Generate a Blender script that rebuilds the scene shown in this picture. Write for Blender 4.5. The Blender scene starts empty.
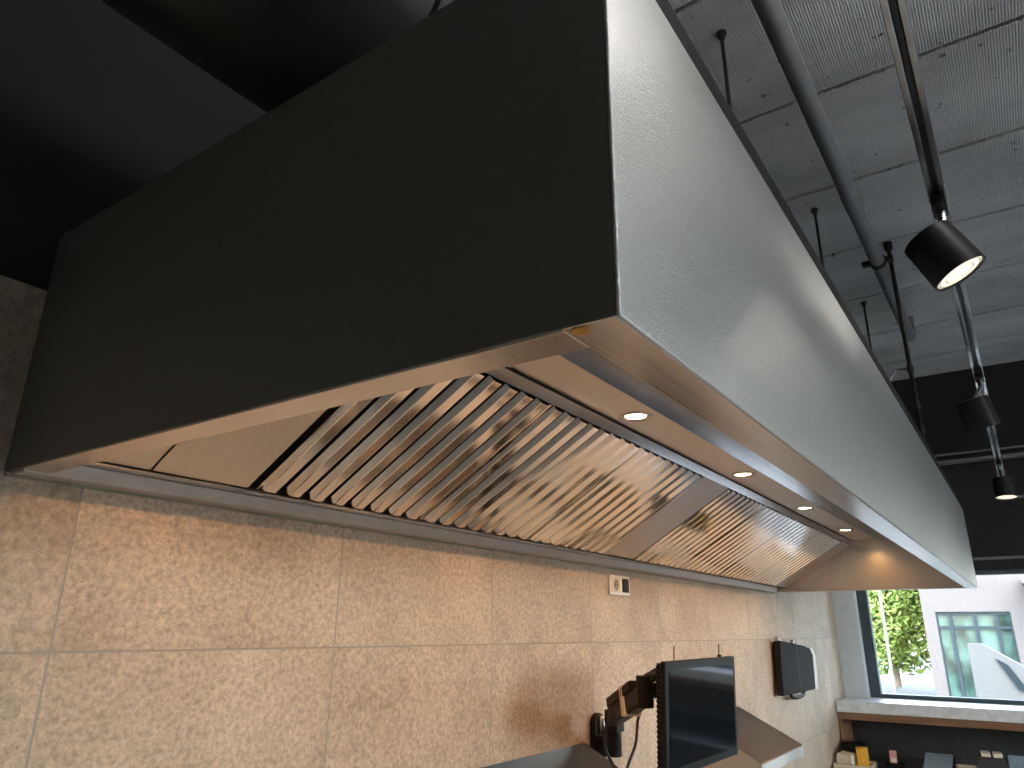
import bpy, bmesh, math, random
from mathutils import Vector, Matrix
random.seed(7)
PI = math.pi
C = bpy.context.scene.collection
SHIFT = 2.0          # height of the hood's lower rim above the floor; everything below is measured from that rim
FLOOR = -SHIFT
CEIL = 1.76

# ------------------------------------------------------------------ materials
def new_mat(name):
    m = bpy.data.materials.new(name); m.use_nodes = True
    nt = m.node_tree; nt.nodes.clear()
    out = nt.nodes.new('ShaderNodeOutputMaterial')
    p = nt.nodes.new('ShaderNodeBsdfPrincipled')
    nt.links.new(p.outputs[0], out.inputs[0])
    return m, nt, p, out
def N(nt, t, **kw):
    n = nt.nodes.new(t)
    for k, v in kw.items():
        if k.startswith('i_'):
            key = k[2:]
            n.inputs[int(key) if key.isdigit() else key.replace('_', ' ')].default_value = v
        else: setattr(n, k, v)
    return n
def L(nt, a, b): nt.links.new(a, b)
def coords(nt, scale=(1,1,1)):
    tc = N(nt, 'ShaderNodeTexCoord'); mp = N(nt, 'ShaderNodeMapping')
    mp.inputs['Scale'].default_value = scale
    L(nt, tc.outputs['Object'], mp.inputs[0]); return mp.outputs[0]
def ramp(nt, src, stops):
    r = N(nt, 'ShaderNodeValToRGB'); e = r.color_ramp.elements
    while len(e) < len(stops): e.new(0.5)
    for el, (p, c) in zip(e, stops):
        el.position = p; el.color = (*c, 1) if len(c) == 3 else c
    L(nt, src, r.inputs[0]); return r.outputs[0]
def plain(name, col, rough=.5, metal=0., bump=0., bscale=200., spec=.5, var=.12):
    m, nt, p, o = new_mat(name)
    v = coords(nt)
    n = N(nt, 'ShaderNodeTexNoise', i_Scale=bscale * .13, i_Detail=3.)
    L(nt, v, n.inputs['Vector'])
    c0 = tuple(c * (1 - var) for c in col); c1 = tuple(min(1, c * (1 + var)) for c in col)
    L(nt, ramp(nt, n.outputs[0], [(.3, c0), (.7, c1)]), p.inputs['Base Color'])
    p.inputs['Roughness'].default_value = rough; p.inputs['Metallic'].default_value = metal
    p.inputs['Specular IOR Level'].default_value = spec
    if bump:
        n2 = N(nt, 'ShaderNodeTexNoise', i_Scale=bscale, i_Detail=2.); L(nt, v, n2.inputs['Vector'])
        b = N(nt, 'ShaderNodeBump', i_Strength=bump, i_Distance=.002)
        L(nt, n2.outputs[0], b.inputs['Height']); L(nt, b.outputs[0], p.inputs['Normal'])
    return m
def steel(name, col=(.60,.585,.565), rough=.27, stretch=(2,240,240), bump=.02, wavy=0., grain=0., aniso=0.):
    m, nt, p, o = new_mat(name)
    p.inputs['Metallic'].default_value = 1.
    v = coords(nt, stretch)
    n = N(nt, 'ShaderNodeTexNoise', i_Scale=1., i_Detail=4.); L(nt, v, n.inputs['Vector'])
    c0 = tuple(c * .95 for c in col); c1 = tuple(min(1, c * 1.04) for c in col)
    L(nt, ramp(nt, n.outputs[0], [(.3, c0), (.7, c1)]), p.inputs['Base Color'])
    mr = N(nt, 'ShaderNodeMapRange', i_3=rough * .85, i_4=rough * 1.2)
    L(nt, n.outputs[0], mr.inputs[0]); L(nt, mr.outputs[0], p.inputs['Roughness'])
    b = N(nt, 'ShaderNodeBump', i_Strength=bump, i_Distance=.001); L(nt, n.outputs[0], b.inputs['Height'])
    last = b
    if grain:
        v2 = coords(nt)
        n3 = N(nt, 'ShaderNodeTexNoise', i_Scale=420., i_Detail=2.); L(nt, v2, n3.inputs['Vector'])
        b3 = N(nt, 'ShaderNodeBump', i_Strength=grain, i_Distance=.002)
        L(nt, n3.outputs[0], b3.inputs['Height']); L(nt, last.outputs[0], b3.inputs['Normal']); last = b3
    if wavy:
        mp1 = N(nt, 'ShaderNodeMapping'); mp1.inputs['Rotation'].default_value = (0, math.radians(35), 0)
        mp2 = N(nt, 'ShaderNodeMapping'); mp2.inputs['Scale'].default_value = (.5, 1, 3.6)
        L(nt, coords(nt), mp1.inputs[0]); L(nt, mp1.outputs[0], mp2.inputs[0])
        n2 = N(nt, 'ShaderNodeTexNoise', i_Scale=1., i_Detail=1.2); L(nt, mp2.outputs[0], n2.inputs['Vector'])
        b2 = N(nt, 'ShaderNodeBump', i_Strength=wavy, i_Distance=.05)
        L(nt, n2.outputs[0], b2.inputs['Height']); L(nt, last.outputs[0], b2.inputs['Normal']); last = b2
    L(nt, last.outputs[0], p.inputs['Normal'])
    if aniso:
        p.inputs['Anisotropic'].default_value = aniso
    return m
def emit(name, col, s):
    m, nt, p, o = new_mat(name)
    p.inputs['Base Color'].default_value = (*col, 1)
    p.inputs['Emission Color'].default_value = (*col, 1); p.inputs['Emission Strength'].default_value = s
    return m

def tile_mat():
    m, nt, p, o = new_mat('concrete_look_tile')
    tc = N(nt, 'ShaderNodeTexCoord'); sep = N(nt, 'ShaderNodeSeparateXYZ'); L(nt, tc.outputs['Object'], sep.inputs[0])
    def cell(out, off):
        a = N(nt, 'ShaderNodeMath', operation='SUBTRACT'); L(nt, out, a.inputs[0]); a.inputs[1].default_value = off
        d = N(nt, 'ShaderNodeMath', operation='DIVIDE'); L(nt, a.outputs[0], d.inputs[0]); d.inputs[1].default_value = .6
        f = N(nt, 'ShaderNodeMath', operation='FLOOR'); L(nt, d.outputs[0], f.inputs[0])
        pp = N(nt, 'ShaderNodeMath', operation='PINGPONG'); L(nt, d.outputs[0], pp.inputs[0]); pp.inputs[1].default_value = .5
        return f.outputs[0], pp.outputs[0]
    fx, px = cell(sep.outputs[0], .1236); fz, pz = cell(sep.outputs[2], -.272)
    mn = N(nt, 'ShaderNodeMath', operation='MINIMUM'); L(nt, px, mn.inputs[0]); L(nt, pz, mn.inputs[1])
    j = N(nt, 'ShaderNodeMapRange', i_1=.0022, i_2=.0042); L(nt, mn.outputs[0], j.inputs[0])      # 0 in the joint, 1 on the tile
    comb = N(nt, 'ShaderNodeCombineXYZ'); L(nt, fx, comb.inputs[0]); L(nt, fz, comb.inputs[1])
    wn = N(nt, 'ShaderNodeTexWhiteNoise', noise_dimensions='3D'); L(nt, comb.outputs[0], wn.inputs[0])
    off = N(nt, 'ShaderNodeVectorMath', operation='SCALE'); L(nt, wn.outputs[1], off.inputs[0]); off.inputs[3].default_value = 7.
    add = N(nt, 'ShaderNodeVectorMath', operation='ADD'); L(nt, tc.outputs['Object'], add.inputs[0]); L(nt, off.outputs[0], add.inputs[1])
    n1 = N(nt, 'ShaderNodeTexNoise', i_Scale=3.2, i_Detail=7., i_Roughness=.62); L(nt, add.outputs[0], n1.inputs['Vector'])
    n2 = N(nt, 'ShaderNodeTexNoise', i_Scale=90., i_Detail=4., i_Roughness=.7); L(nt, add.outputs[0], n2.inputs['Vector'])
    c1 = ramp(nt, n1.outputs[0], [(.34, (.40,.312,.232)), (.5, (.495,.392,.297)), (.68, (.58,.47,.362))])
    c2 = ramp(nt, n2.outputs[0], [(.33, (.66,.66,.66)), (.52, (1,1,1)), (.70, (1.3,1.3,1.28))])
    mx = N(nt, 'ShaderNodeMix', data_type='RGBA', blend_type='MULTIPLY'); mx.inputs[0].default_value = 1.
    L(nt, c1, mx.inputs[6]); L(nt, c2, mx.inputs[7])
    n4 = N(nt, 'ShaderNodeTexNoise', i_Scale=320., i_Detail=1.); L(nt, add.outputs[0], n4.inputs['Vector'])
    sp = ramp(nt, n4.outputs[0], [(.27, (.55,.53,.5)), (.33, (1,1,1))])
    mx3 = N(nt, 'ShaderNodeMix', data_type='RGBA', blend_type='MULTIPLY'); mx3.inputs[0].default_value = 1.
    L(nt, mx.outputs[2], mx3.inputs[6]); L(nt, sp, mx3.inputs[7])
    mx2 = N(nt, 'ShaderNodeMix', data_type='RGBA'); L(nt, j.outputs[0], mx2.inputs[0])
    mx2.inputs[6].default_value = (.30,.27,.24,1); L(nt, mx3.outputs[2], mx2.inputs[7])
    L(nt, mx2.outputs[2], p.inputs['Base Color'])
    p.inputs['Roughness'].default_value = .55
    ma = N(nt, 'ShaderNodeMath', operation='MULTIPLY_ADD'); L(nt, n2.outputs[0], ma.inputs[0]); ma.inputs[1].default_value = .25
    L(nt, j.outputs[0], ma.inputs[2])
    b = N(nt, 'ShaderNodeBump', i_Strength=.35, i_Distance=.0015); L(nt, ma.outputs[0], b.inputs['Height']); L(nt, b.outputs[0], p.inputs['Normal'])
    return m

def ceiling_mat():
    m, nt, p, o = new_mat('ribbed_grey_ceiling_board')
    v = coords(nt, (1, 1, 1))
    w = N(nt, 'ShaderNodeTexWave', wave_type='BANDS', bands_direction='Y', i_Scale=34., i_Distortion=2.5, i_Detail=2.)
    w.inputs['Detail Scale'].default_value = 3.; L(nt, v, w.inputs['Vector'])
    n = N(nt, 'ShaderNodeTexNoise', i_Scale=1.1, i_Detail=6., i_Roughness=.6); 
    v2 = coords(nt, (2.4, .8, 1)); L(nt, v2, n.inputs['Vector'])
    n2 = N(nt, 'ShaderNodeTexNoise', i_Scale=26., i_Detail=3.); L(nt, v, n2.inputs['Vector'])
    c = ramp(nt, n.outputs[0], [(.3, (.40,.40,.395)), (.55, (.60,.60,.59)), (.75, (.74,.74,.73))])
    c2 = ramp(nt, w.outputs[0], [(.1, (.82,.82,.82)), (.5, (1,1,1))])
    pit = ramp(nt, n2.outputs[0], [(.27, (.25,.25,.25)), (.33, (1,1,1))])
    a = N(nt, 'ShaderNodeMix', data_type='RGBA', blend_type='MULTIPLY'); a.inputs[0].default_value = 1.; L(nt, c, a.inputs[6]); L(nt, c2, a.inputs[7])
    a2 = N(nt, 'ShaderNodeMix', data_type='RGBA', blend_type='MULTIPLY'); a2.inputs[0].default_value = 1.; L(nt, a.outputs[2], a2.inputs[6]); L(nt, pit, a2.inputs[7])
    L(nt, a2.outputs[2], p.inputs['Base Color']); p.inputs['Roughness'].default_value = .8
    b = N(nt, 'ShaderNodeBump', i_Strength=.5, i_Distance=.004); L(nt, w.outputs[0], b.inputs['Height']); L(nt, b.outputs[0], p.inputs['Normal'])
    return m

def glass_mat():
    m, nt, p, o = new_mat('window_glass'); nt.nodes.remove(p)
    t = N(nt, 'ShaderNodeBsdfTransparent'); g = N(nt, 'ShaderNodeBsdfGlossy', i_Roughness=.01)
    t.inputs[0].default_value = (.93,.97,.97,1)
    f = N(nt, 'ShaderNodeFresnel', i_IOR=1.35); mx = N(nt, 'ShaderNodeMixShader')
    L(nt, f.outputs[0], mx.inputs[0]); L(nt, t.outputs[0], mx.inputs[1]); L(nt, g.outputs[0], mx.inputs[2]); L(nt, mx.outputs[0], o.inputs[0])
    return m

def wood_mat(name, c0, c1, rough=.45):
    m, nt, p, o = new_mat(name)
    v = coords(nt, (40, 3, 40)); n = N(nt, 'ShaderNodeTexNoise', i_Scale=1., i_Detail=5.); L(nt, v, n.inputs['Vector'])
    L(nt, ramp(nt, n.outputs[0], [(.3, c0), (.7, c1)]), p.inputs['Base Color']); p.inputs['Roughness'].default_value = rough
    return m

def leaf_mat():
    m, nt, p, o = new_mat('sunlit_leaves')
    v = coords(nt); n = N(nt, 'ShaderNodeTexNoise', i_Scale=3., i_Detail=5.); L(nt, v, n.inputs['Vector'])
    L(nt, ramp(nt, n.outputs[0], [(.3, (.075,.12,.015)), (.5, (.13,.18,.03)), (.7, (.18,.22,.065))]), p.inputs['Base Color'])
    p.inputs['Roughness'].default_value = .6
    p.inputs['Subsurface Weight'].default_value = 0.
    return m

M = {}
M['tile'] = tile_mat()
M['ceiling'] = ceiling_mat()
M['glass'] = glass_mat()
M['black_wall'] = plain('black_wall_paint', (.012,.012,.0125), .75, bump=.1, bscale=120)
M['black_panel'] = plain('black_powder_coat', (.105,.098,.088), .5, bump=.06, bscale=500, var=.05)
M['duct_black'] = plain('black_duct_paint', (.02,.0205,.021), .38, bump=.02, bscale=60)
M['floor'] = plain('pale_floor', (.28,.275,.265), .4, bump=.03)
M['pale_wall'] = plain('pale_wall_paint', (.55,.55,.54), .7, bump=.05)
M['steel'] = steel('brushed_steel', rough=.22)
M['steel_strip'] = steel('satin_steel_strip', col=(.68,.67,.66), rough=.17, stretch=(3,120,120), bump=.002)
M['steel_rail'] = plain('dull_steel_rail', (.50,.45,.40), .45, metal=.35, var=.05)
M['steel_side'] = steel('brushed_steel_side', col=(.60,.57,.54), rough=.24, stretch=(200,3,200), bump=.01)
M['steel_front'] = steel('brushed_steel_front', col=(.64,.635,.625), rough=.37, bump=.02, wavy=.55, grain=.75)
M['steel_rim'] = steel('brushed_steel_rim', col=(.74,.71,.68), rough=.20, stretch=(3,300,300), bump=.015)
M['steel_light_panel'] = steel('brushed_steel_cross', col=(.70,.675,.65), rough=.38, stretch=(240,2,240), bump=.06)
M['steel_blank'] = steel('brushed_steel_blank', col=(.70,.67,.64), rough=.30, stretch=(240,2,2), bump=.04)
M['filter'] = steel('polished_filter_steel', col=(.90,.87,.83), rough=.10, stretch=(60,4,4), bump=.003)
M['filter_back'] = plain('dark_filter_inside', (.03,.027,.024), .35, metal=.6)
M['gap'] = plain('dark_gap', (.01,.009,.008), .7)
M['brass'] = plain('brass', (.42,.26,.08), .35, metal=1.)
M['lens'] = emit('warm_lamp_lens', (1,.80,.52), 14.)
M['track_lens'] = emit('warm_white_track_lens', (1,.95,.74), 1.0)
M['pale_bounce_top'] = plain('pale_bounce_top', (.78,.70,.59), .4)  # for the added worktop, pale so that it bounces light
M['globe'] = emit('added_globe_glow', (1,.97,.92), 3.)  # glow of the added pendants
M['black_metal'] = plain('black_metal', (.010,.010,.011), .45, bump=.03, bscale=300, spec=.2)
M['track'] = plain('glossy_dark_aluminium', (.52,.51,.48), .22, metal=1.)
M['track_groove'] = plain('track_groove', (.012,.012,.012), .3)
M['pipe'] = plain('grey_pipe', (.17,.172,.175), .5, bump=.03, bscale=60)
M['dark_rod'] = plain('dark_threaded_rod', (.02,.02,.021), .5, metal=.3)
M['white_plastic'] = plain('white_plastic', (.80,.78,.73), .35, var=.03)
M['cream_plastic'] = plain('cream_plastic', (.72,.64,.5), .5, var=.05)
M['black_plastic'] = plain('black_plastic', (.010,.010,.011), .45, bump=.03, bscale=300, spec=.18)
M['black_matte'] = plain('black_matte', (.011,.011,.012), .7, bump=.2, bscale=120, spec=.15)
M['screen'] = plain('glossy_screen', (.006,.007,.009), .06, var=.02)
M['silver'] = plain('silver_metal', (.55,.56,.58), .25, metal=1.)
M['rubber'] = plain('black_rubber', (.012,.012,.012), .6)
M['dark_frame'] = plain('dark_window_frame', (.055,.075,.085), .5)
M['grey_board'] = plain('grey_window_jamb', (.66,.69,.72), .6, var=.06)
M['wood'] = wood_mat('brown_sill_wood', (.16,.075,.04), (.27,.14,.08))
M['sill_top'] = plain('pale_sill_top', (.80,.80,.80), .4)
M['counter'] = plain('speckled_dark_counter', (.05,.055,.065), .3, bscale=900, var=.6)
M['dark_board'] = plain('dark_back_board', (.035,.037,.042), .5)
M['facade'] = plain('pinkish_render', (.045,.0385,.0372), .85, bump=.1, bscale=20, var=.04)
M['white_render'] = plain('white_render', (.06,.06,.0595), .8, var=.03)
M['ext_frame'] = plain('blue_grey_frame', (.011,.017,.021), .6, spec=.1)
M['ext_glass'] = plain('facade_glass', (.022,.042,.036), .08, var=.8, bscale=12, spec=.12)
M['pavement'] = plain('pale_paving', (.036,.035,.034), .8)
M['leaf'] = leaf_mat()
M['bark'] = plain('bark', (.14,.10,.07), .9, bump=.4, bscale=30)
M['yellow'] = plain('yellow_orange_card', (.78,.42,.04), .5)
M['pink'] = plain('pink_card', (.72,.42,.38), .5)
M['blue_grey'] = plain('blue_grey_gloss', (.20,.27,.33), .18)
M['brown_card'] = plain('brown_card', (.28,.16,.09), .6)
M['green_seal'] = plain('pale_green_sealant', (.26,.25,.18), .6)

# ------------------------------------------------------------------ mesh builder
class MB:
    def __init__(s): s.bm = bmesh.new(); s.mats = []; s.cur = 0
    def use(s, mat):
        if mat not in s.mats: s.mats.append(mat)
        s.cur = s.mats.index(mat); return s
    def _f(s, vs):
        try:
            f = s.bm.faces.new(vs); f.material_index = s.cur; return f
        except ValueError: return None
    def prism(s, ring, vec):
        """closed solid: a polygon ring (3-D points) swept along vec"""
        vec = Vector(vec); a = [s.bm.verts.new(Vector(p)) for p in ring]; b = [s.bm.verts.new(Vector(p) + vec) for p in ring]
        n = len(a); s._f(list(reversed(a))); s._f(b)
        for i in range(n): s._f([a[i], a[(i+1) % n], b[(i+1) % n], b[i]])
        return s
    def box(s, x0, x1, y0, y1, z0, z1):
        return s.prism([(x0,y0,z0),(x1,y0,z0),(x1,y1,z0),(x0,y1,z0)], (0,0,z1-z0))
    def obox(s, o, ex, ey, ez):
        """box from corner-centre o with half vectors"""
        o, ex, ey, ez = map(Vector, (o, ex, ey, ez))
        return s.prism([o-ex-ey-ez, o+ex-ey-ez, o+ex+ey-ez, o-ex+ey-ez], ez*2)
    def rings(s, rs, cap=True, closed=False):
        vs = [[s.bm.verts.new(p) for p in r] for r in rs]; n = len(vs[0])
        for a, b in zip(vs, vs[1:]):
            for i in range(n): s._f([a[i], a[(i+1) % n], b[(i+1) % n], b[i]])
        if cap: s._f(list(reversed(vs[0]))); s._f(vs[-1])
        return s
    def lathe(s, o, axis, prof, seg=28, cap=True):
        """prof: list of (distance along axis, radius)"""
        o = Vector(o); ax = Vector(axis).normalized()
        u = ax.orthogonal().normalized(); v = ax.cross(u)
        rs = [[o + ax*h + (u*math.cos(2*PI*i/seg) + v*math.sin(2*PI*i/seg))*r for i in range(seg)] for h, r in prof]
        return s.rings(rs, cap)
    def tube(s, pts, r, seg=10):
        pts = [Vector(p) for p in pts]; rs = []; u = None
        for i, p in enumerate(pts):
            t = (pts[min(i+1, len(pts)-1)] - pts[max(i-1, 0)]).normalized()
            u = t.orthogonal().normalized() if u is None else (u - t*u.dot(t)).normalized()
            v = t.cross(u)
            rr = r[i] if isinstance(r, (list, tuple)) else r
            rs.append([p + (u*math.cos(2*PI*k/seg) + v*math.sin(2*PI*k/seg))*rr for k in range(seg)])
        return s.rings(rs)
    def build(s, name, mat=None, parent=None, bevel=0., loc=None, smooth=35):
        bm = s.bm; bmesh.ops.recalc_face_normals(bm, faces=bm.faces)
        me = bpy.data.meshes.new(name)
        org = Vector(loc) if loc is not None else Vector((0,0,0))
        if parent is not None: org = world_loc(parent)
        bm.transform(Matrix.Translation(-org)); bm.to_mesh(me); bm.free()
        for m_ in ([mat] if mat else s.mats): me.materials.append(m_)
        o = bpy.data.objects.new(name, me); C.objects.link(o)
        if parent is not None: o.parent = parent
        elif loc is not None: o.location = org
        if smooth:
            me.polygons.foreach_set('use_smooth', [True]*len(me.polygons)); me.set_sharp_from_angle(angle=math.radians(smooth))
        if bevel:
            b = o.modifiers.new('edge', 'BEVEL'); b.width = bevel; b.segments = 2; b.limit_method = 'ANGLE'; b.angle_limit = math.radians(40)
        return o
def world_loc(o):
    p = Vector(o.location)
    while o.parent is not None: o = o.parent; p += Vector(o.location)
    return p
def tag(o, label=None, cat=None, group=None, kind=None):
    if label: o['label'] = label
    if cat: o['category'] = cat
    if group: o['group'] = group
    if kind: o['kind'] = kind
    return o
def thing(name, loc, label, cat, group=None):
    o = bpy.data.objects.new(name, None); o.empty_display_size = .1; C.objects.link(o); o.location = loc
    return tag(o, label, cat, group)
def struct(name, mb, mat=None, parent=None, bevel=0.):
    o = mb.build(name, mat, parent, bevel)
    if parent is None: o['kind'] = 'structure'
    return o

# ------------------------------------------------------------------ the room
RX0, RX1, RY = -4.5, 6.0, -7.5       # back wall, window wall, right-hand wall
TILE_TOP, WALL_END = .319, 5.94
struct('floor', MB().box(RX0, RX1+.2, RY, .2, FLOOR-.1, FLOOR), M['floor'])
mb = MB(); mb.use(M['tile']).box(RX0, WALL_END, 0, .012, FLOOR, TILE_TOP)
mb.use(M['black_wall']).box(RX0, RX1+.2, .012, .2, FLOOR, CEIL+.15)
struct('wall_left', mb)
struct('wall_back', MB().box(RX0-.15, RX0, RY-.15, .2, FLOOR, CEIL+.15), M['pale_wall'])
# right-hand wall: piers, parapet and lintel around an unseen window added for daylight
mb = MB()
WZ0, WZ1 = -1.9, 1.0
mb.box(RX0, RX1+.2, RY-.15, RY, FLOOR, WZ0); mb.box(RX0, RX1+.2, RY-.15, RY, WZ1, CEIL+.15)
piers = [(-4.5,.2), (2.6,6.2)]
for a, b in piers: mb.box(a, b, RY-.15, RY, WZ0, WZ1)
struct('wall_right', mb, M['pale_wall'])
for k, (a, b) in enumerate([(.2,2.6)]):
    w = thing('window_%d' % (k+2), (a, RY-.08, WZ0), None, None); w['kind'] = 'structure'
    f = MB(); t = .05
    f.box(a, b, RY-.11, RY-.05, WZ0, WZ0+t); f.box(a, b, RY-.11, RY-.05, WZ1-t, WZ1)
    f.box(a, a+t, RY-.11, RY-.05, WZ0+t, WZ1-t); f.box(b-t, b, RY-.11, RY-.05, WZ0+t, WZ1-t)
    f.build('window_frame', M['dark_frame'], w)
    MB().box(a+t, b-t, RY-.084, RY-.078, WZ0+t, WZ1-t).build('window_pane', M['glass'], w)
# ceiling: boards laid across the room with open joints under a dark deck
mb = MB(); mb.use(M['black_wall']).box(RX0, RX1+.2, RY, .2, CEIL+.06, CEIL+.15)
mb.use(M['ceiling'])
xs = [1.406 + .6845*k for k in range(-9, 8)]
for a, b in zip(xs, xs[1:]):
    a2, b2 = max(a+.012, RX0), min(b-.012, RX1)
    if b2 > a2: mb.box(a2, b2, RY, 0.012, CEIL, CEIL+.05)
struct('ceiling', mb)
# far wall: black upper part, window opening under it, jamb, sill
WIN_Y0, WIN_Z0, WIN_Z1 = -.205, -.70, .215
mb = MB()
mb.box(RX1, RX1+.2, RY, .012, WIN_Z1, CEIL+.05)
mb.box(RX1, RX1+.2, RY, .012, FLOOR, WIN_Z0-.06)
mb.box(RX1, RX1+.2, RY, -6.9, WIN_Z0-.06, WIN_Z1)
struct('wall_far', mb, M['black_wall'])
mb = MB(); mb.box(WALL_END+.01, RX1+.2, -.165, .012, WIN_Z0, WIN_Z1)
struct('trim_jamb', mb, M['grey_board'], bevel=.002)
# ledge profile running across the black wall
mb = MB()
mb.box(RX1-.09, RX1, RY, -.80, 1.015, 1.035); mb.box(RX1-.03, RX1, RY, -.90, 1.085, 1.10)
mb.tube([(RX1-.02,-.90,1.092),(RX1-.02,-.875,1.086),(RX1-.02,-.862,1.07)], .008)
struct('trim_upper', mb, M['pipe'])
struct('trim_header', MB().box(RX1-.05, RX1, RY, -.05, .285, .303), M['pipe'])
struct('trim_rail', MB().box(RX1-.03, RX1, RY, -1.36, .715, .737), M['pipe'])
w = thing('window_1', (RX1+.1, -1.4, WIN_Z0), None, None); w['kind'] = 'structure'
f = MB(); xa, xb = RX1+.04, RX1+.12
f.box(xa, xb, WIN_Y0-.035, WIN_Y0+.04, WIN_Z0, WIN_Z1); f.box(xa, xb, -6.9, WIN_Y0-.035, WIN_Z1-.03, WIN_Z1)
f.box(xa, xb, -6.9, WIN_Y0-.035, WIN_Z0, WIN_Z0+.03)
for yy in (-2.7, -4.8): f.box(xa, xb, yy-.03, yy+.03, WIN_Z0+.03, WIN_Z1-.03)
f.build('window_frame', M['dark_frame'], w, .003)
MB().box(RX1+.077, RX1+.083, -6.9, WIN_Y0-.035, WIN_Z0+.03, WIN_Z1-.03).build('window_pane', M['glass'], w)
MB().box(5.585, RX1+.04, -6.9, -.005, WIN_Z0-.075, WIN_Z0).build('window_sill', M['sill_top'], w, .003)
MB().box(5.60, RX1-.001, -6.9, -.005, WIN_Z0-.125, WIN_Z0-.0755).build('sill_band', M['wood'], w, .002)
MB().box(5.60, 5.95, -.024, -.004, -1.098, WIN_Z0-.126).build('side_board', M['wood'], w, .002)

# ------------------------------------------------------------------ the extractor hood
D, LH, H = 1.0876, 4.27, .427
RIMF, RIMN, RIML = -1.034, .05, 4.22
LZ = .288
hood = thing('range_hood', (0, 0, 0), 'long stainless steel extractor hood with black end panel above the tiled wall', 'extractor hood')
o = MB().box(0, .006, -D+.004, -.001, .001, H).build('end_panel', M['black_panel'], hood, .0015); o['label'] = 'black near end panel'
MB().box(LH-.006, LH, -D+.004, -.001, .001, H).build('end_panel', M['steel'], hood, .0015)
mb = MB(); mb.box(.0, LH, -D, -D+.004, 0, H); mb.build('front_panel', M['steel_front'], hood, .0018)
mb = MB(); mb.box(.001, LH-.001, -D+.0045, RIMF, .0005, .004); mb.build('front_rim', M['steel_rim'], hood, .001)
mb = MB(); mb.box(.0065, RIMN, RIMF+.0005, -.001, .0012, .0045); mb.build('end_rim', M['steel_rim'], hood, .001)
mb = MB(); mb.box(RIML, LH-.0065, RIMF+.0005, -.001, .0012, .0045); mb.build('end_rim', M['steel_rim'], hood, .001)
MB().box(RIMN-.003, RIMN, RIMF+.001, -.001, .005, H-.02).build('end_lining', M['steel_side'], hood)
MB().box(RIML, RIML+.003, RIMF+.001, -.001, .005, H-.02).build('end_lining', M['steel_side'], hood)
# inner lining of the front, the roof and the slope down to the light panel
def sheet(prof, x0, x1, t=.003):
    """profile of (y,z) points thickened away from the room and swept along x"""
    mb = MB(); n = len(prof); nn = []
    for i in range(n):
        a = Vector(prof[max(i-1,0)]); b = Vector(prof[min(i+1,n-1)]); d = (b-a).normalized(); nn.append(Vector((d.y, -d.x)))
    outer = [(p[0]+q.x*t*-1, p[1]+q.y*t*-1) for p, q in zip(prof, nn)]
    ring = [(x0, p[0], p[1]) for p in prof] + [(x0, p[0], p[1]) for p in reversed(outer)]
    mb.prism(ring, (x1-x0, 0, 0)); return mb
sheet([(RIMF, .0045), (RIMF, .40), (-.712, .40), (-.6235, LZ+.0005)], RIMN+.0005, RIML-.0005).build('inner_lining', M['steel_strip'], hood, 0, None, 20)
sheet([(-.623, LZ), (-.500, LZ)], RIMN+.0005, RIML-.0005).build('light_panel', M['steel_light_panel'], hood)
FB, FT = Vector((-.090, .0245)), Vector((-.485, .259))       # lower and upper edge of the filter bank (y, z)
sd = (FT-FB).normalized(); nd = Vector((sd.y*-1, sd.x))
if nd.y > 0: nd = -nd                                       # the side of the filters that faces the room
sheet([(-.4990, LZ-.0035), (FT.x-.0002, FT.y+.0004)], RIMN+.0005, RIML-.0005).build('filter_ledge', M['steel_strip'], hood)
MB().box(RIMN, RIML, -.5, -.4988, LZ-.006, LZ+.004).build('panel_joint', M['gap'], hood)
# rail along the wall and the gutter lip above it
mb = MB(); mb.prism([(.012,-.0005,-.002),(.012,-.041,-.002),(.012,-.050,.022),(.012,-.0005,.022)], (LH-.072,0,0)); mb.build('rear_rail', M['steel_rail'], hood, .0012)
mb = MB(); mb.prism([(RIMN,-.0505,.0225),(RIMN,-.0505,.0335),(RIMN,-.0455,.0335),(RIMN,-.0455,.0215)], (RIML-RIMN-.03,0,0))
mb.prism([(RIMN,-.0455,.0225),(RIMN,-.092,.0195),(RIMN,-.092,.0225),(RIMN,-.0455,.0255)], (RIML-RIMN,0,0))
mb.build('gutter', M['steel'], hood)
mb = MB(); mb.box(.002, LH, -.006, .0, -.006, -.001); mb.build('sealant_bead', M['green_seal'], hood)
# roof and its top edge
MB().box(.007, LH-.007, -D+.005, -.001, H-.006, H-.001).build('roof_panel', M['black_panel'], hood)
mb = MB(); mb.box(0.006, LH, -1.080, -1.050, H, H+.060); mb.build('top_rail', M['black_matte'], hood, .002)
for x in (.613, 1.314, 2.066, 2.80, 3.52):
    k = MB(); k.box(x-.05, x, -1.084, -1.060, H, H+.012); k.lathe((x+.012, -1.082, H+.008), (0,1,0), [(0,.012),(.02,.012)], 16)
    k.build('edge_clip', M['black_matte'], hood)
MB().lathe((.0105, -1.047, .0004), (0,0,-1), [(0,.008),(.0012,.008),(.0025,.005)], 20).build('brass_plug', M['brass'], hood)

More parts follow.
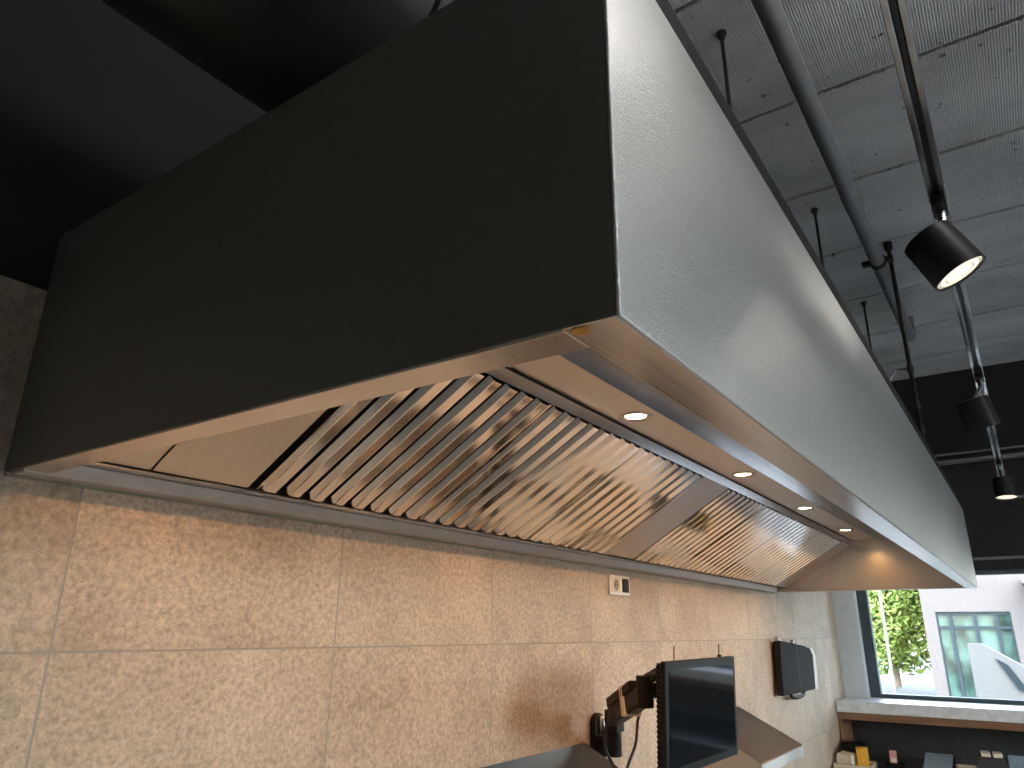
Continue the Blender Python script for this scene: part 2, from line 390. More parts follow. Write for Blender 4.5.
def P(x, u, n):                       # a point of the filter plane: along the hood, up the slope, out towards the room
    q = FB + sd*u + nd*n
    return Vector((x, q.x, q.y))
UL = (FT-FB).length
for a, b in [(.052,.186), (.190,.384), (1.864,2.098), (4.024,4.217)]:
    mb = MB(); mb.prism([P(a,.002,-.004), P(b,.002,-.004), P(b,UL-.002,-.004), P(a,UL-.002,-.004)], P(0,0,.004)-P(0,0,0))
    mb.build('blank_panel', M['steel_blank'], hood, .0015)
def dark_backing(x0, x1): return MB().prism([P(x0,.001,-.034), P(x1,.001,-.034), P(x1,UL-.001,-.034), P(x0,UL-.001,-.034)], P(0,0,.003)-P(0,0,0))
dark_backing(RIMN+.001, RIML-.001).build('filter_backing', M['gap'], hood)
def make_filter(x0, w=.494):
    x1 = x0 + w; f = MB(); n = 8; pitch = w/n; fr = .006
    back = MB()
    back.prism([P(x0,.004,-.030), P(x1,.004,-.030), P(x1,UL-.004,-.030), P(x0,UL-.004,-.030)], P(0,0,.002)-P(0,0,0))
    for k in range(n):                                   # shallow trough-shaped baffles with slots between them
        c = x0 + pitch*(k+.5); hw = pitch*.385
        arc = [(-hw,-.018), (-hw,-.0095), (-hw*.58,.0022), (-hw*.5,.003), (hw*.5,.003), (hw*.58,.0022), (hw,-.0095), (hw,-.018)]
        prof = arc + [(x*.94, m-.0014) for x, m in reversed(arc)]
        f.prism([P(c+x, .006, m) for x, m in prof], P(0,UL-.006,0)-P(0,.006,0))
    fl = f.build('baffle_filter', M['filter'], hood, 0, None, 12)
    back.build('filter_back', M['filter_back'], fl)
    fb = MB()
    for u0, u1 in ((.0,.005), (UL-.006, UL-.001)):
        fb.prism([P(x0,u0,-.028), P(x1,u0,-.028), P(x1,u1,-.028), P(x0,u1,-.028)], P(0,0,.016)-P(0,0,0))
    for a, b in ((x0, x0+.003), (x1-.003, x1)):
        fb.prism([P(a,0,-.028), P(b,0,-.028), P(b,UL,-.028), P(a,UL,-.028)], P(0,0,.027)-P(0,0,0))
    fb.build('filter_frame', M['filter'], fl)
for x0 in (.404, .892, 1.378, 2.108, 2.566, 3.054, 3.540): make_filter(x0, .451 if 2.1 < x0 < 2.2 else .482)
# spot lamps set into the light panel
LX = [.30, 1.163, 2.020, 2.876, 3.735]; LY = -.5625
for x in LX:
    t = MB(); t.lathe((x, LY, LZ+.0005), (0,0,-1), [(0,.0430),(.0015,.0430),(.0045,.0375),(.004,.0325),(.001,.0275)], 40, False)
    ring = t.build('spot_lamp', M['silver'], hood, 0, None, 50)
    MB().lathe((x, LY, LZ+.0003), (0,0,-1), [(0,.0272),(.0012,.0268),(.002,.018)], 32).build('lamp_lens', M['lens'], ring)
    ld = bpy.data.lights.new('spot_lamp_light', 'SPOT'); ld.energy = 12.2; ld.color = (1,.51,.19); ld.spot_size = math.radians(168); ld.spot_blend = .75; ld.shadow_soft_size = .016
    lo = bpy.data.objects.new('spot_lamp_light', ld); C.objects.link(lo); lo.parent = hood; lo.location = (x, LY, LZ-.012)

# duct lying on top of the hood
duct = thing('exhaust_duct', (.02, -.62, H), 'fat round black exhaust duct above the black end panel', 'duct')
prof = [(0,.19),(.004,.205),(.30,.205),(.31,.213),(.325,.213),(.335,.205),(.9,.205),(.91,.213),(.925,.213),(.935,.205),(1.42,.205),(1.424,.19)]
MB().lathe((-.62,-.60,H+.255), (1,0,0), [(0,.19),(.004,.205),(.72,.205),(.725,.211),(.745,.211),(.75,.205)]+[(h_+.75,r_) for h_,r_ in prof[2:]], 48).build('duct_pipe', M['duct_black'], duct)
for x in (.2, 1.2): MB().box(x, x+.04, -.68, -.52, H+.0005, H+.056).build('duct_foot', M['duct_black'], duct)
for x, lab in ((1.58, 'first'), (2.93, 'second'), (4.22, 'third')):
    r = thing('suspension_rod', (x, -.77, H), 'dark threaded rod between hood top and ceiling, %s from the near end' % lab, 'rod', 'rods above the hood')
    MB().tube([(x,-.77,H), (x,-.77,CEIL)], .0065, 10).build('rod', M['dark_rod'], r)
    MB().lathe((x,-.77,CEIL), (0,0,-1), [(0,.017),(.010,.017),(.012,.012),(.026,.011)], 14).build('ceiling_anchor', M['dark_rod'], r)

# ------------------------------------------------------------------ under the ceiling
pz, py, prad = 1.60, -.967, .0335
pipe = thing('ceiling_pipe', (RX0, py, pz), 'grey round pipe running lengthwise below the ceiling boards', 'pipe')
MB().tube([(RX0+.01,py,pz), (4.55,py,pz)] + [(4.55+.09*math.sin(a*PI/12), py, pz+.09*(1-math.cos(a*PI/12))) for a in range(1,7)] + [(4.64,py,CEIL-.001)], prad, 28).build('pipe_run', M['pipe'], pipe)
for x in (.2, 2.62, 4.40): MB().lathe((x,py,pz), (1,0,0), [(0,prad),(.0,prad+.004),(.12,prad+.004),(.12,prad)], 28, False).build('pipe_coupling', M['pipe'], pipe)
for x in (.9, 3.354):
    cl = MB(); cl.lathe((x-.014,py,pz), (1,0,0), [(0,prad+.001),(0,prad+.007),(.028,prad+.007),(.028,prad+.001)], 28, False)
    for s in (-1,1): cl.box(x-.016,x+.016, py+s*(prad+.022)-.018, py+s*(prad+.022)+.018, pz-.012, pz+.012)
    c_ = cl.build('pipe_clamp', M['black_metal'], pipe)
    MB().tube([(x,py,pz+prad), (x,py,CEIL)], .005, 8).build('clamp_rod', M['dark_rod'], c_)
cd = thing('conduit', (3.49, -1.016, H), 'thin black conduit dropping from the ceiling to the hood top', 'conduit')
MB().tube([(3.49,-1.016,CEIL), (3.49,-1.016,H)], .011, 10).build('conduit_run', M['black_metal'], cd)
for z in (1.02, .83, .70): MB().lathe((3.49,-1.016,z), (0,0,1), [(0,.011),(0,.016),(.035,.016),(.035,.011)], 12, False).build('conduit_coupling', M['dark_rod'], cd)
MB().lathe((3.49,-1.016,CEIL), (0,0,-1), [(0,.022),(.04,.022)], 12).build('ceiling_box', M['black_metal'], cd)
tag(MB().tube([(2.02,-1.035,H+.02),(2.03,-1.05,H+.10),(2.04,-1.085,H+.15),(2.03,-1.115,H+.145)], .004, 8).build('wire_end', M['silver'], None, 0, (2.02,-1.05,H)), 'short pale wire end sticking up from the hood top edge', 'wire')

# lamp track: black tube rails with spots
TZ, TY = .65, -1.299
track = thing('light_track', (RX0, TY, TZ), 'long shiny rail carrying the ceiling spotlights right of the hood', 'light track')
tx0, tx1 = RX0+.2, 5.93
def track_bar(x0, x1):
    mb = MB()
    mb.use(M['track'])
    prof = [(-.0165,.0),(-.0165,.032),(.0165,.032),(.0165,0),(.0055,0),(.0055,.014),(-.0055,.014),(-.0055,0)]
    mb.prism([(x0, TY+a, TZ+b) for a, b in prof], (x1-x0,0,0))
    mb.use(M['track_groove']).box(x0+.001, x1-.001, TY-.005, TY+.005, TZ+.009, TZ+.0138)
    return mb
for a, b in ((tx0, 1.16), (1.20, 2.52), (2.56, 4.13), (4.17, tx1)): track_bar(a, b).build('rail', None, track, .0012)
for x in (1.18, 2.54, 4.15): MB().box(x-.03, x+.03, TY-.014, TY+.014, TZ+.004, TZ+.028).build('rail_joint', M['black_plastic'], track, .002)
for x in (-2.5, .4, 3.4, 5.6): MB().tube([(x,TY,TZ+.03), (x,TY,CEIL)], .0015, 6).build('hanging_wire', M['dark_rod'], track)
SPOTS = [((1.105,-1.265,.55), (.07,-.429,-.90), 'tilted black spotlight with lit face on the near end of the rail'),
         ((2.43,-1.263,.55), (.27,-.185,-.945), 'black spotlight showing only its dark back, middle of the rail'),
         ((4.10,-1.304,.55), (-.10,.02,-.99), 'small far black spotlight pointing straight down, last on the rail')]
for (b, ax, lab) in SPOTS:
    b = Vector(b); ax = Vector(ax).normalized(); x = b.x + .05
    s = thing('track_spotlight', b, lab, 'spotlight', 'track spotlights')
    top = Vector((x, TY, TZ))
    body = MB().lathe(b, ax, [(0,.046),(.003,.050),(.104,.0525),(.106,.0525),(.106,.0485),(.101,.0475)], 40).build('lamp_housing', M['black_metal'], s, 0, None, 40)
    MB().lathe(b+ax*.1012, ax, [(0,.047),(.001,.047),(.0022,.035)], 36).build('lamp_lens', M['track_lens'], s)
    for q in (.044,.030): MB().lathe(b+ax*.1025, ax, [(0,q),(0,q-.003),(.0012,q-.003),(.0012,q)], 36, False).build('reflector_ring', M['cream_plastic'], s)
    ad = MB(); ad.box(top.x-.035, top.x+.035, TY-.014, TY+.014, TZ-.022, TZ-.0005); ad.build('track_adapter', M['black_plastic'], s, .002)
    mid = b + ax*.02
    MB().tube([top-Vector((0,0,.02)), top-Vector((0,0,.05)), mid.lerp(top, .25)+Vector((0,0,-.01)), mid], .009, 10).build('swivel_stem', M['silver'], s)
    ld = bpy.data.lights.new('track_lamp', 'SPOT'); ld.energy = 30; ld.color = (1,.92,.78); ld.spot_size = math.radians(80); ld.spot_blend = .5; ld.shadow_soft_size = .04
    lo = bpy.data.objects.new('track_lamp', ld); C.objects.link(lo); lo.parent = s
    lo.rotation_mode = 'QUATERNION'; lo.rotation_quaternion = (-ax).to_track_quat('Z', 'Y'); lo.location = ax*.118

# unseen globe pendants added to brighten the ceiling and the hood
def pendant(x, y, z, power, lab):
    pd = thing('added_pendant', (x, y, z), lab, 'added pendant lamp', 'unseen globe pendants added as fill light')
    MB().tube([(x,y,z+.11),(x,y,CEIL)], .004, 8).build('cord', M['rubber'], pd)
    MB().lathe((x,y,CEIL), (0,0,-1), [(0,.05),(.02,.05),(.025,.02)], 20).build('ceiling_rose', M['black_metal'], pd)
    MB().lathe((x,y,z+.10), (0,0,1), [(0,.035),(.05,.03),(.06,.012)], 20).build('lamp_holder', M['black_metal'], pd)
    MB().lathe((x,y,z), (0,0,1), [(.11*math.sin(a*PI/24), max(.002,.11*math.cos(a*PI/24))) for a in range(-12,13)], 28).build('lamp_shade', M['globe'], pd)
    ld = bpy.data.lights.new('pendant_fill', 'POINT'); ld.energy = power; ld.color = (1,.97,.92); ld.shadow_soft_size = .13
    lo = bpy.data.objects.new('pendant_fill', ld); C.objects.link(lo); lo.parent = pd
for (x, y, z, pw, nm) in ((.7,-2.0,1.50,120,'unseen high globe pendant added to brighten ceiling and hood'),(1.3,-5.0,.35,95,'unseen low globe pendant added to brighten the room')):
    pendant(x, y, z, pw, nm)
dl = thing('added_downlight', (3.72,-1.78,CEIL), 'unseen black downlight added right of the lamp rail for extra light', 'downlight')  # unseen lamp added for brightness and a highlight on the hood front
MB().lathe((3.72,-1.78,CEIL-.001), (0,0,-1), [(0,.05),(.13,.05),(.13,.046),(.12,.045)], 32).build('downlight_housing', M['black_metal'], dl)
MB().lathe((3.72,-1.78,CEIL-.1212), (0,0,-1), [(0,.0445),(.001,.0445)], 32).build('lamp_lens', M['track_lens'], dl)
ld = bpy.data.lights.new('downlight_fill', 'SPOT'); ld.energy = 13; ld.color = (1,.95,.85); ld.spot_size = math.radians(165); ld.spot_blend = .4; ld.shadow_soft_size = .07
lo = bpy.data.objects.new('downlight_fill', ld); C.objects.link(lo); lo.parent = dl; lo.location = (0,0,-.14)

# ------------------------------------------------------------------ on the tiled wall
sx0, sx1, sz0, sz1 = 2.062, 2.231, -.102, -.028
so = thing('wall_socket', (2.146, 0, -.065), 'white double wall socket with one black half just below the hood', 'socket')
MB().box(sx0, sx1, -.011, -.0005, sz0, sz1).build('socket_frame', M['white_plastic'], so, .003)
mb = MB(); mb.box(sx0+.012, 2.143, -.014, -.011, sz0+.010, sz1-.010); mb.build('socket_insert', M['cream_plastic'], so, .002)
cx, cz = 2.108, -.065
mb = MB(); mb.lathe((cx,-.0142,cz), (0,1,0), [(0,.0215),(0,.0195),(.0005,.0195)], 28, False); mb.build('socket_ring', M['brown_card'], so)
mb = MB(); mb.lathe((cx,-.0146,cz), (0,1,0), [(0,.0195),(.0006,.0195)], 28).build('socket_well', M['green_seal'], so)
mb = MB()
for dx in (-.0095,.0095): mb.lathe((cx+dx,-.0149,cz), (0,1,0), [(0,.0028),(.0004,.0028)], 12)
mb.build('pin_hole', M['gap'], so)
mb = MB(); mb.box(2.163, 2.219, -.0135, -.011, sz0+.012, sz1-.010); mb.box(2.170, 2.212, -.016, -.0135, sz0+.020, sz1-.018); o = mb.build('switch_insert', M['black_plastic'], so, .0015); o['label'] = 'black insert'

# monitor on its swivel arm
arm = thing('swivel_mount', (1.93, 0, -.58), 'black jointed swivel mount bolted to the tiles, holding the monitor', 'monitor mount')
mb = MB(); ring = []
for k in range(24):
    a = 2*PI*k/24; ring.append((1.932+.038*math.cos(a), -.0005, -.58+ (.045 if math.sin(a) > 0 else -.045) + .036*math.sin(a)))
mb.prism(ring, (0,-.022,0)); mb.build('wall_plate', M['black_plastic'], arm, .004)
mb = MB(); mb.lathe((1.935,-.026,-.507), (0,0,-1), [(0,.008),(.006,.014),(.03,.017),(.075,.012),(.085,.006)], 16).build('plate_catch', M['silver'], arm, 0, None, 60)
mb = MB(); mb.box(1.885,1.955,-.075,-.022,-.625,-.565); mb.lathe((1.905,-.085,-.545), (0,0,-1), [(0,.026),(.08,.026)], 20); mb.build('base_knuckle', M['black_plastic'], arm, .004)
mb = MB(); mb.lathe((1.865,-.105,-.48), (0,0,-1), [(0,.022),(.08,.022)], 18)
mb.obox((1.855,-.115,-.51), (.028,0,0), (0,.022,0), (.0,0,.034)); mb.build('lower_joint', M['black_metal'], arm, .003)
a0, a1 = Vector((1.80,-.14,-.482)), Vector((1.575,-.36,-.392)); dr = (a1-a0).normalized(); up = Vector((0,0,1)); up = (up-dr*up.dot(dr)).normalized(); sd2 = dr.cross(up)
ln = (a1-a0).length
mb = MB(); mb.obox((a0+a1)/2-up*.012, dr*ln*.54, sd2*.020, up*.026); mb.obox((a0+a1)/2+up*.026-dr*.02, dr*ln*.38, sd2*.026, up*.016); mb.build('upper_arm', M['black_metal'], arm, .006)
mb = MB(); mid = (a0+a1)/2
for off in (-.010, .008): mb.obox(mid+dr*(.02+off)+up*.002, dr*.003, sd2*.0275, up*.0425)
o = mb.build('cable_band', M['cream_plastic'], arm, .001); o['label'] = 'cream strap'
mb = MB(); mb.obox(a0+dr*.085+up*.026-sd2*.027, dr*.020, sd2*.001, up*.009); mb.build('rating_sticker', M['white_plastic'], arm)
mb = MB()
mb.lathe(a1+Vector((0,0,.04)), (0,0,-1), [(0,.024),(.085,.024)], 18)
mb.obox(a1+Vector((.02,-.03,.045)), (.030,-.012,.012), (.008,.02,0), (0,0,.010))
mb.tube([a1, a1+Vector((.05,-.05,.0)), Vector((1.65,-.425,-.43))], .022, 12)
mb.build('elbow', M['black_metal'], arm, .003)
mb = MB(); mb.obox((1.645,-.433,-.44), (.05,0,0), (0,.010,0), (0,0,.05)); mb.build('mounting_plate', M['black_metal'], arm, .003)
for off in (-.085, .075):
    pp = a0+dr*(ln*.5+off)-sd2*.0205
    MB().lathe(pp+up*(-.012), -sd2, [(0,.007),(.004,.007),(.005,.004)], 10).build('arm_bolt', M['silver'], arm)

mon = thing('monitor', (1.655, -.49, -.45), 'black flat touchscreen monitor held out from the wall on an arm', 'monitor')
mr = Vector((.999,-.030,.006)).normalized(); mu = Vector((.20,-.055,.97)); mu = (mu-mr*mu.dot(mr)).normalized(); mn_ = mr.cross(mu)   # mn_ points away from the room
if mn_.y < 0: mn_ = -mn_
mo = Vector((1.667,-.497,-.445)); hw, hh = .253, .140
MB().obox(mo+mn_*.007, mr*hw, mu*hh, mn_*.007).build('bezel', M['black_plastic'], mon, .003)
MB().obox(mo-mn_*.0004, mr*(hw-.020), mu*(hh-.022), mn_*.0006).build('screen', M['screen'], mon)
mb = MB(); mb.obox(mo+mn_*.0205, mr*(hw-.006), mu*(hh-.006), mn_*.0065)
for k in range(22):
    zz = -hh+.014+k*(2*hh-.028)/21
    for s in (-1,1): mb.obox(mo+mn_*.0205+mr*s*(hw-.005)+mu*zz, mr*.004, mu*.0035, mn_*.0062)
mb.build('rear_housing', M['black_plastic'], mon, 0)
for px_ in (-.17, .155):
    p0 = mo+mn_*.012+mr*px_+mu*hh
    MB().tube([p0-mu*.006, p0+mu*.036], .0022, 8).build('top_pin', M['brown_card'], mon)
MB().lathe(mo+mn_*.012+mr*.158+mu*(hh-.002), mu, [(0,.006),(.008,.006)], 10).build('top_knob', M['black_plastic'], mon)
c1 = [(1.655,-.215,-.465),(1.64,-.20,-.50),(1.645,-.19,-.56),(1.70,-.19,-.625),(1.72,-.19,-.70),(1.76,-.17,-.85),(1.78,-.055,-1.06),(1.79,-.05,-1.2),(1.80,-.05,-1.6),(1.81,-.06,-1.995)]
c2 = [(1.80,-.245,-.455),(1.835,-.21,-.50),(1.80,-.215,-.565),(1.735,-.215,-.625),(1.705,-.21,-.70),(1.68,-.17,-.85),(1.665,-.055,-1.06),(1.66,-.05,-1.2),(1.64,-.05,-1.6),(1.63,-.06,-1.995)]
def smooth_pts(pts, n=6):
    pts = [Vector(p) for p in pts]; out = []
    for i in range(len(pts)-1):
        p0, p1, p2, p3 = pts[max(i-1,0)], pts[i], pts[i+1], pts[min(i+2,len(pts)-1)]
        for k in range(n):
            t = k/n; out.append(.5*((2*p1)+(p2-p0)*t+(2*p0-5*p1+4*p2-p3)*t*t+(3*p1-p0-3*p2+p3)*t**3))
    return out+[pts[-1]]
tag(MB().tube(smooth_pts(c1), .0048, 8).build('power_cable', M['rubber'], None, 0, c1[0]), 'black cable hanging from the wall-plate end of the swivel mount', 'cable', 'cables below the swivel mount')
tag(MB().tube(smooth_pts(c2), .0048, 8).build('power_cable', M['rubber'], None, 0, c2[0]), 'black cable hanging from the swivel mount close beside the monitor', 'cable', 'cables below the swivel mount')

# unseen worktop added under the hood to bounce lamp light up
wt = thing('bounce_worktop', (2.2, -.45, FLOOR), 'unseen pale worktop added under the hood to bounce light', 'worktop')
MB().box(.2, 4.3, -.86, -.10, -1.12, -1.08).build('worktop_slab', M['pale_bounce_top'], wt, .004)
MB().box(.22, 4.28, -.82, -.11, FLOOR+.001, -1.1205).build('cabinet_body', M['steel_front'], wt)

# steel wall shelves with sloping cheeks
def wall_shelf(x0, x1, label):
    s = thing('wall_shelf', ((x0+x1)/2, 0, -.76), label, 'shelf', 'steel wall shelves')
    def cheek(x):
        return MB().prism([(x,-.001,-.580),(x,-.024,-.582),(x,-.308,-.727),(x,-.308,-.770),(x,-.001,-.770)], (.003,0,0))
    cheek(x0).build('side_cheek', M['steel_side'], s); cheek(x1-.003).build('side_cheek', M['steel_side'], s)
    mb = MB(); mb.box(x0+.0035, x1-.0035, -.004, -.001, -.766, -.585); mb.build('back_plate', M['steel'], s)
    mb = MB(); mb.box(x0+.0035, x1-.0035, -.304, -.0045, -.769, -.766); mb.build('shelf_board', M['steel_side'], s)
    mb = MB(); mb.box(x0, x1, -.3125, -.3085, -.775, -.733); mb.box(x0, x1, -.3085, -.300, -.736, -.733); mb.build('front_lip', M['steel_front'], s, .001)
    return s
wall_shelf(2.735, 3.377, 'stainless wall shelf with sloping sides to the right of the monitor')
wall_shelf(1.16, 1.826, 'stainless wall shelf end below the swivel mount, cut by the picture edge')

# black box with pale rim on the wall
bx = thing('wall_box', (4.3, 0, -.44), 'black box with a pale right rim and bottom handle hung on the tiles', 'wall box')
fy = -.060
ring = [(4.10,fy,-.278),(4.66,fy,-.314),(4.79,fy,-.332),(4.84,fy,-.372),(4.81,fy,-.580),(4.06,fy,-.575)]
mb = MB(); mb.prism(ring, (0,.04,0)); mb.build('box_cover', M['black_matte'], bx, .006)
mb = MB(); mb.prism([(4.20,-.0195,-.29),(4.70,-.0195,-.316),(4.90,-.0195,-.335),(4.95,-.0195,-.375),(4.92,-.0195,-.572),(4.16,-.0195,-.565)], (0,.019,0))
mb.prism([(4.80,-.057,-.322),(4.88,-.057,-.336),(4.925,-.057,-.38),(4.895,-.057,-.582),(4.825,-.057,-.582),(4.855,-.057,-.38)], (0,.037,0)); o = mb.build('box_back', M['white_plastic'], bx, .003); o['label'] = 'white rear casing'
mb = MB(); mb.box(4.43,4.445,fy-.0015,fy+.001,-.55,-.315); mb.build('cover_seam', M['black_plastic'], bx)
mb = MB(); mb.tube(smooth_pts([(4.26,-.04,-.572),(4.3,-.045,-.596),(4.42,-.045,-.604),(4.54,-.045,-.596),(4.59,-.04,-.574)]), .011, 10); mb.build('handle', M['black_plastic'], bx)
for x, z in ((4.10,-.268),(4.42,-.288)): MB().box(x, x+.05, fy+.005, fy+.03, z-.012, z+.012).build('hanging_clip', M['silver'], bx, .002)

# ------------------------------------------------------------------ counter at the window and the things on it
CZ = -1.10
ct = thing('counter', (5.3, -1.5, FLOOR), 'dark speckled counter in front of the window wall', 'counter')
MB().box(4.75, 5.99, -3.2, -.002, CZ-.04, CZ).build('worktop', M['counter'], ct, .004)
MB().box(4.80, 5.98, -3.15, -.003, FLOOR+.001, CZ-.041).build('cabinet_body', M['dark_board'], ct)
struct('trim_panel', MB().box(5.96, 5.999, -6.9, -.004, CZ+.001, WIN_Z0-.127), M['dark_board'])
def rest(name, x, y, label, cat, group=None): return thing(name, (x, y, CZ), label, cat, group)
t = rest('serving_tray', 5.35, -.13, 'cream tray of cups beside the tiled wall on the counter', 'tray')
mb = MB(); mb.box(5.22,5.48,-.245,-.015,CZ,CZ+.012); mb.box(5.22,5.235,-.245,-.015,CZ+.012,CZ+.035); mb.box(5.465,5.48,-.245,-.015,CZ+.012,CZ+.035); mb.box(5.235,5.465,-.245,-.235,CZ+.012,CZ+.035); mb.box(5.235,5.465,-.025,-.015,CZ+.012,CZ+.035)
mb.build('tray_body', M['cream_plastic'], t, .003)
def lump(name, x, y, z, dx, dy, dz, mat, label, cat, rz=0., group=None, bev=.008):
    o = thing(name, (x, y, z), label, cat, group)
    ca, sa = math.cos(rz), math.sin(rz)
    b = MB().obox((x,y,z+dz/2), (dx/2*ca,dx/2*sa,0), (-dy/2*sa,dy/2*ca,0), (0,0,dz/2)).build('package', mat, o, bev)
    l_ = MB().obox((x,y,z+dz+.0015), (dx/2*ca*.96,dx/2*sa*.96,0), (-dy/2*sa*.96,dy/2*ca*.96,0), (0,0,.0015)).build('flap', mat, o)
    return o
for k, (x, y, lab) in enumerate([(5.30,-.087,'cream paper cup lying nearest the tiled wall on the tray'),(5.405,-.092,'cream paper cup on the tray behind the nearer cup')]):
    o = thing('paper_cup', (x,y,CZ+.012), lab, 'cup', 'paper cups on the tray')
    MB().lathe((x,y-.035,CZ+.0535), (.2,1,0), [(0,.030),(.085,.040)], 20).build('cup_body', M['cream_plastic'], o)
    MB().lathe((x-.001,y-.042,CZ+.053), (.2,1,0), [(0,.032),(.006,.032)], 20).build('cup_base', M['white_plastic'], o)
lump('card_box', 5.36, -.182, CZ+.0122, .085, .075, .115, M['yellow'], 'yellow-orange box standing on the cream tray', 'box', .2)
lump('dark_box', 5.55, -.10, CZ, .12, .16, .13, M['black_plastic'], 'low black box behind the cream tray', 'box')
lump('card_holder', 5.40, -.37, CZ, .10, .11, .045, M['black_plastic'], 'small black holder with a pink card between tray and reader', 'card holder')
o = thing('pink_card', (5.40,-.37,CZ+.048), 'small pink and white card standing in a black holder', 'card')
MB().obox((5.40,-.365,CZ+.085), (.004,0,0), (0,.022,0), (.01,0,.036)).build('card_sheet', M['pink'], o, .001)
MB().obox((5.394,-.365,CZ+.072), (.002,0,0), (0,.016,0), (.005,0,.014)).build('card_print', M['white_plastic'], o)
# flat slanted terminal
o = thing('card_terminal', (5.35,-.63,CZ), 'glossy blue-grey slanted terminal in the middle of the counter', 'terminal')
MB().prism([(5.24,-.72,CZ),(5.46,-.72,CZ),(5.46,-.72,CZ+.12),(5.24,-.72,CZ+.055)], (0,.17,0)).build('terminal_body', M['black_plastic'], o, .004)
MB().prism([(5.245,-.715,CZ+.0585),(5.455,-.715,CZ+.1205),(5.454,-.715,CZ+.1235),(5.244,-.715,CZ+.0615)], (0,.16,0)).build('terminal_screen', M['blue_grey'], o, .001)
lump('cream_box', 5.33, -.79, CZ, .13, .11, .075, M['cream_plastic'], 'low cream box right of the slanted terminal', 'box', .15)
lump('brown_box', 5.42, -.93, CZ, .16, .15, .135, M['dark_board'], 'dark box with pale packets on top, right of the cream box', 'box')
for k, (y, lab) in enumerate([(-.965,'pale packet lying on the dark box, farther from the cream box'),(-.90,'pale packet lying on the dark box, nearer the cream box')]):
    lump('sugar_packet', 5.40, y, CZ+.1385, .10, .05, .022, M['cream_plastic'], lab, 'packet', .1, 'packets on the dark box', .004)
o = thing('tablet_stand', (5.38,-1.10,CZ), 'blue-grey tablet on a stand at the right picture edge on the counter', 'tablet')
MB().prism([(5.32,-1.2,CZ),(5.46,-1.2,CZ),(5.46,-1.2,CZ+.06),(5.40,-1.2,CZ+.10)], (0,.16,0)).build('stand', M['black_plastic'], o, .003)
MB().prism([(5.305,-1.22,CZ+.03),(5.385,-1.22,CZ+.155),(5.378,-1.22,CZ+.159),(5.298,-1.22,CZ+.034)], (0,.20,0)).build('tablet_face', M['blue_grey'], o, .002)
for y, z1, lab in ((-.085,-.86,'thin wire rising behind the cream tray'), (-.74,-.90,'thin wire rising behind the slanted terminal')):
    tag(MB().tube([(5.90,y,CZ),(5.90,y,z1-.02),(5.895,y-.006,z1)], .005, 6).build('thin_wire', M['silver'], None, 0, (5.90,y,CZ)), lab, 'wire', 'wires against the dark panel')

# ------------------------------------------------------------------ outside the window
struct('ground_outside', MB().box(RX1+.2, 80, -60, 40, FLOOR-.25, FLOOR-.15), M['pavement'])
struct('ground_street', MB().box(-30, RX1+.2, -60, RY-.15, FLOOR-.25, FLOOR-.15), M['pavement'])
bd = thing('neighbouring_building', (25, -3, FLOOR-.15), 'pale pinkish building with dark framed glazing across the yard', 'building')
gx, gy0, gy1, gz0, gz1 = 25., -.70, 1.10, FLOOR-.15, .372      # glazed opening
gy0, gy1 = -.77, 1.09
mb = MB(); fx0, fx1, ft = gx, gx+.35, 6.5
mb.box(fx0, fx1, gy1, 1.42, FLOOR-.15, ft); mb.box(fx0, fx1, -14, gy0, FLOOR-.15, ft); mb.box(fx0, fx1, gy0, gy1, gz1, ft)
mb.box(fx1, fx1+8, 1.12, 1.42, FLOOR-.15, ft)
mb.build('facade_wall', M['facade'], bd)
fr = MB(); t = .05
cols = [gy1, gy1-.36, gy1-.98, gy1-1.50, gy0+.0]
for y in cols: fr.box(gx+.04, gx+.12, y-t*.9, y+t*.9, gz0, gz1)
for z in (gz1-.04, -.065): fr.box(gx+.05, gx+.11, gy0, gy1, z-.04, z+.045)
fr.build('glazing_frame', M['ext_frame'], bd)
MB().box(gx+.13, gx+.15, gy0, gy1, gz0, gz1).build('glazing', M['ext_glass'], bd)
MB().box(gx-1.6, gx+.0, -14, -1.2, 1.05, 1.25).build('canopy_slab', M['white_render'], bd)
# white ramp wall with a slot
rp = thing('ramp_wall', (10, -1.2, FLOOR-.15), 'white sloping wall with a grey slot outside the window', 'ramp wall')
X0 = 10.
def pyz(y, z): return (X0, y, z)
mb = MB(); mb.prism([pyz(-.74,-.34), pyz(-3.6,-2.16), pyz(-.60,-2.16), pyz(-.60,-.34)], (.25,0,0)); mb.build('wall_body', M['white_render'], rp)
mb = MB(); mb.prism([(X0-.02,-.86,-.50),(X0-.02,-.96,-.56),(X0-.02,-1.13,-.86),(X0-.02,-1.02,-.82)], (.018,0,0)); mb.build('wall_slot', M['ext_frame'], rp)
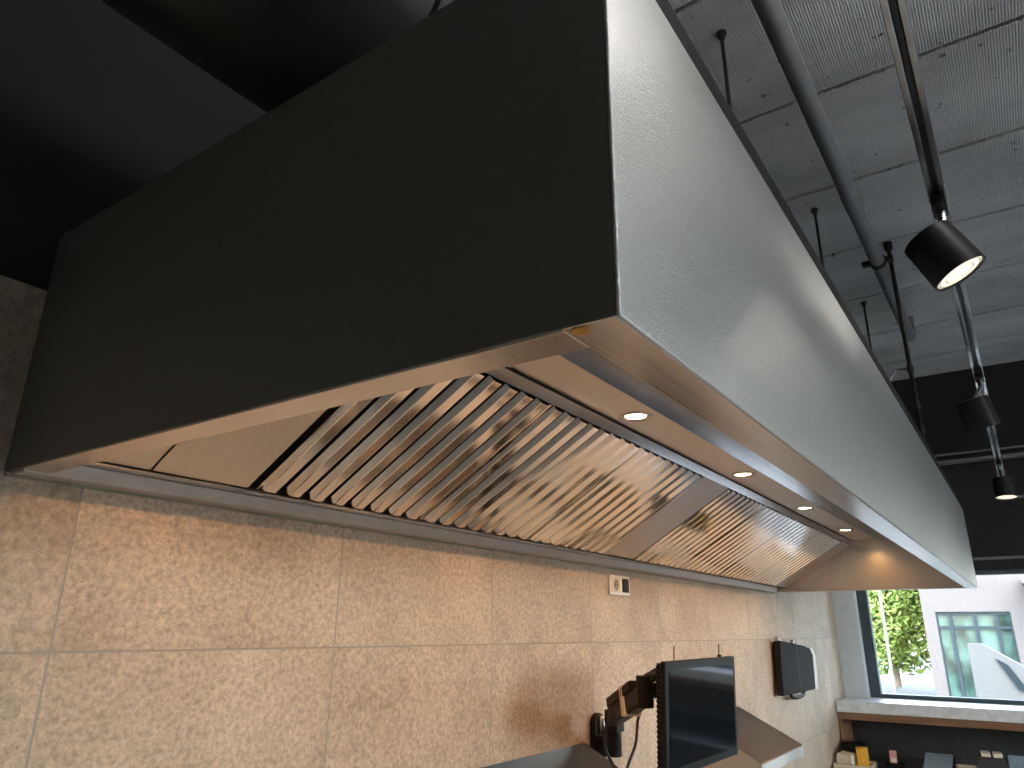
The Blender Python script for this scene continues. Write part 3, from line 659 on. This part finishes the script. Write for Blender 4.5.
# trees
def tree(x, y, h, r, seed, label):
    rnd = random.Random(seed)
    t = thing('leafy_tree', (x, y, FLOOR-.15), label, 'tree', 'trees across the yard')
    MB().tube([(x,y,FLOOR-.15),(x+.05,y,FLOOR+h*.35),(x,y+.1,FLOOR+h*.7)], [.14,.10,.05], 8).build('trunk', M['bark'], t)
    bm = MB()
    for k in range(13000):
        u = Vector((rnd.gauss(0,1), rnd.gauss(0,1), rnd.gauss(0,1))).normalized() * (rnd.random()**.4)
        lobe = .82+.18*math.sin(5*u.x+seed)*math.cos(4*u.y+2*seed)
        p = Vector((x,y,FLOOR+h*.44)) + Vector((u.x*r, u.y*r, u.z*h*.46))*lobe
        a = Vector((rnd.gauss(0,1),rnd.gauss(0,1),rnd.gauss(0,1))).normalized(); b = a.orthogonal().normalized(); s = rnd.uniform(.08,.16)
        vs = [bm.bm.verts.new(p+a*s), bm.bm.verts.new(p+b*s*.5), bm.bm.verts.new(p-a*s), bm.bm.verts.new(p-b*s*.5)]; bm._f(vs)
    bm.build('crown', M['leaf'], t, 0, None, 0)
tree(32, 3.4, 6.4, 2.1, 1, 'bright green leafy tree seen just left of the pinkish building')
tree(36, 6.6, 6.6, 2.1, 2, 'bright green leafy tree seen close to the window jamb')
lp = thing('lamp_post', (22, 2.05, FLOOR-.15), 'thin pale lamp post in front of the trees outside', 'lamp post')
MB().tube([(22,2.05,FLOOR-.15),(22,2.05,3.4)], .04, 8).build('post', M['white_render'], lp)
MB().obox((21.8,2.05,3.42), (.3,0,0), (0,.08,0), (0,0,.03)).build('lamp_head', M['white_render'], lp)

# ------------------------------------------------------------------ light
wd = bpy.data.worlds.new('sky'); bpy.context.scene.world = wd; wd.use_nodes = True
nt = wd.node_tree; nt.nodes.clear()
sky = N(nt, 'ShaderNodeTexSky', sky_type='NISHITA'); sky.sun_disc = False; sky.sun_elevation = math.radians(48); sky.sun_rotation = math.radians(-110); sky.air_density = 1.; sky.dust_density = 1.5
bg = N(nt, 'ShaderNodeBackground', i_Strength=4.9); wo = N(nt, 'ShaderNodeOutputWorld')
hs = N(nt, 'ShaderNodeHueSaturation', i_Saturation=.55); L(nt, sky.outputs[0], hs.inputs['Color']); L(nt, hs.outputs[0], bg.inputs[0]); L(nt, bg.outputs[0], wo.inputs[0])
sl = bpy.data.lights.new('sun', 'SUN'); sl.energy = 5.2; sl.angle = math.radians(.6); sl.color = (1,.95,.87)
so_ = bpy.data.objects.new('sun', sl); C.objects.link(so_); so_.location = (0,-20,20)
so_.rotation_mode = 'QUATERNION'; so_.rotation_quaternion = Vector((-.42,-.66,.78)).normalized().to_track_quat('Z','Y')

# ------------------------------------------------------------------ camera
R = [[0.5689350717189461,-0.8223430774278656,0.00804656290753919],[0.27066009119516615,0.17799792096510608,-0.946076030330715],[0.7765668027944421,0.5404337176181434,0.32384471226044564]]
cam = bpy.data.cameras.new('camera'); co = bpy.data.objects.new('camera', cam); C.objects.link(co)
cam.sensor_fit = 'HORIZONTAL'; cam.sensor_width = 36.; cam.lens = 36*718.324/1024; cam.clip_start = .02; cam.clip_end = 300
mw = Matrix(((R[0][0],-R[1][0],-R[2][0],-.46547),(R[0][1],-R[1][1],-R[2][1],-1.30976),(R[0][2],-R[1][2],-R[2][2],-.23140),(0,0,0,1)))
co.matrix_world = mw
sc = bpy.context.scene; sc.camera = co
for o in list(C.objects):                    # lift everything so the floor lies at zero
    if o.parent is None: o.location.z += SHIFT
sc.view_settings.view_transform = 'Standard'; sc.view_settings.look = 'None'; sc.view_settings.gamma = 1.; sc.view_settings.use_curve_mapping = False
sc.view_settings.exposure = 0.
sc.cycles.use_denoising = True
sc.cycles.max_bounces = 14; sc.cycles.glossy_bounces = 10; sc.cycles.diffuse_bounces = 5; sc.cycles.transparent_max_bounces = 12
sc.cycles.sample_clamp_indirect = 6.
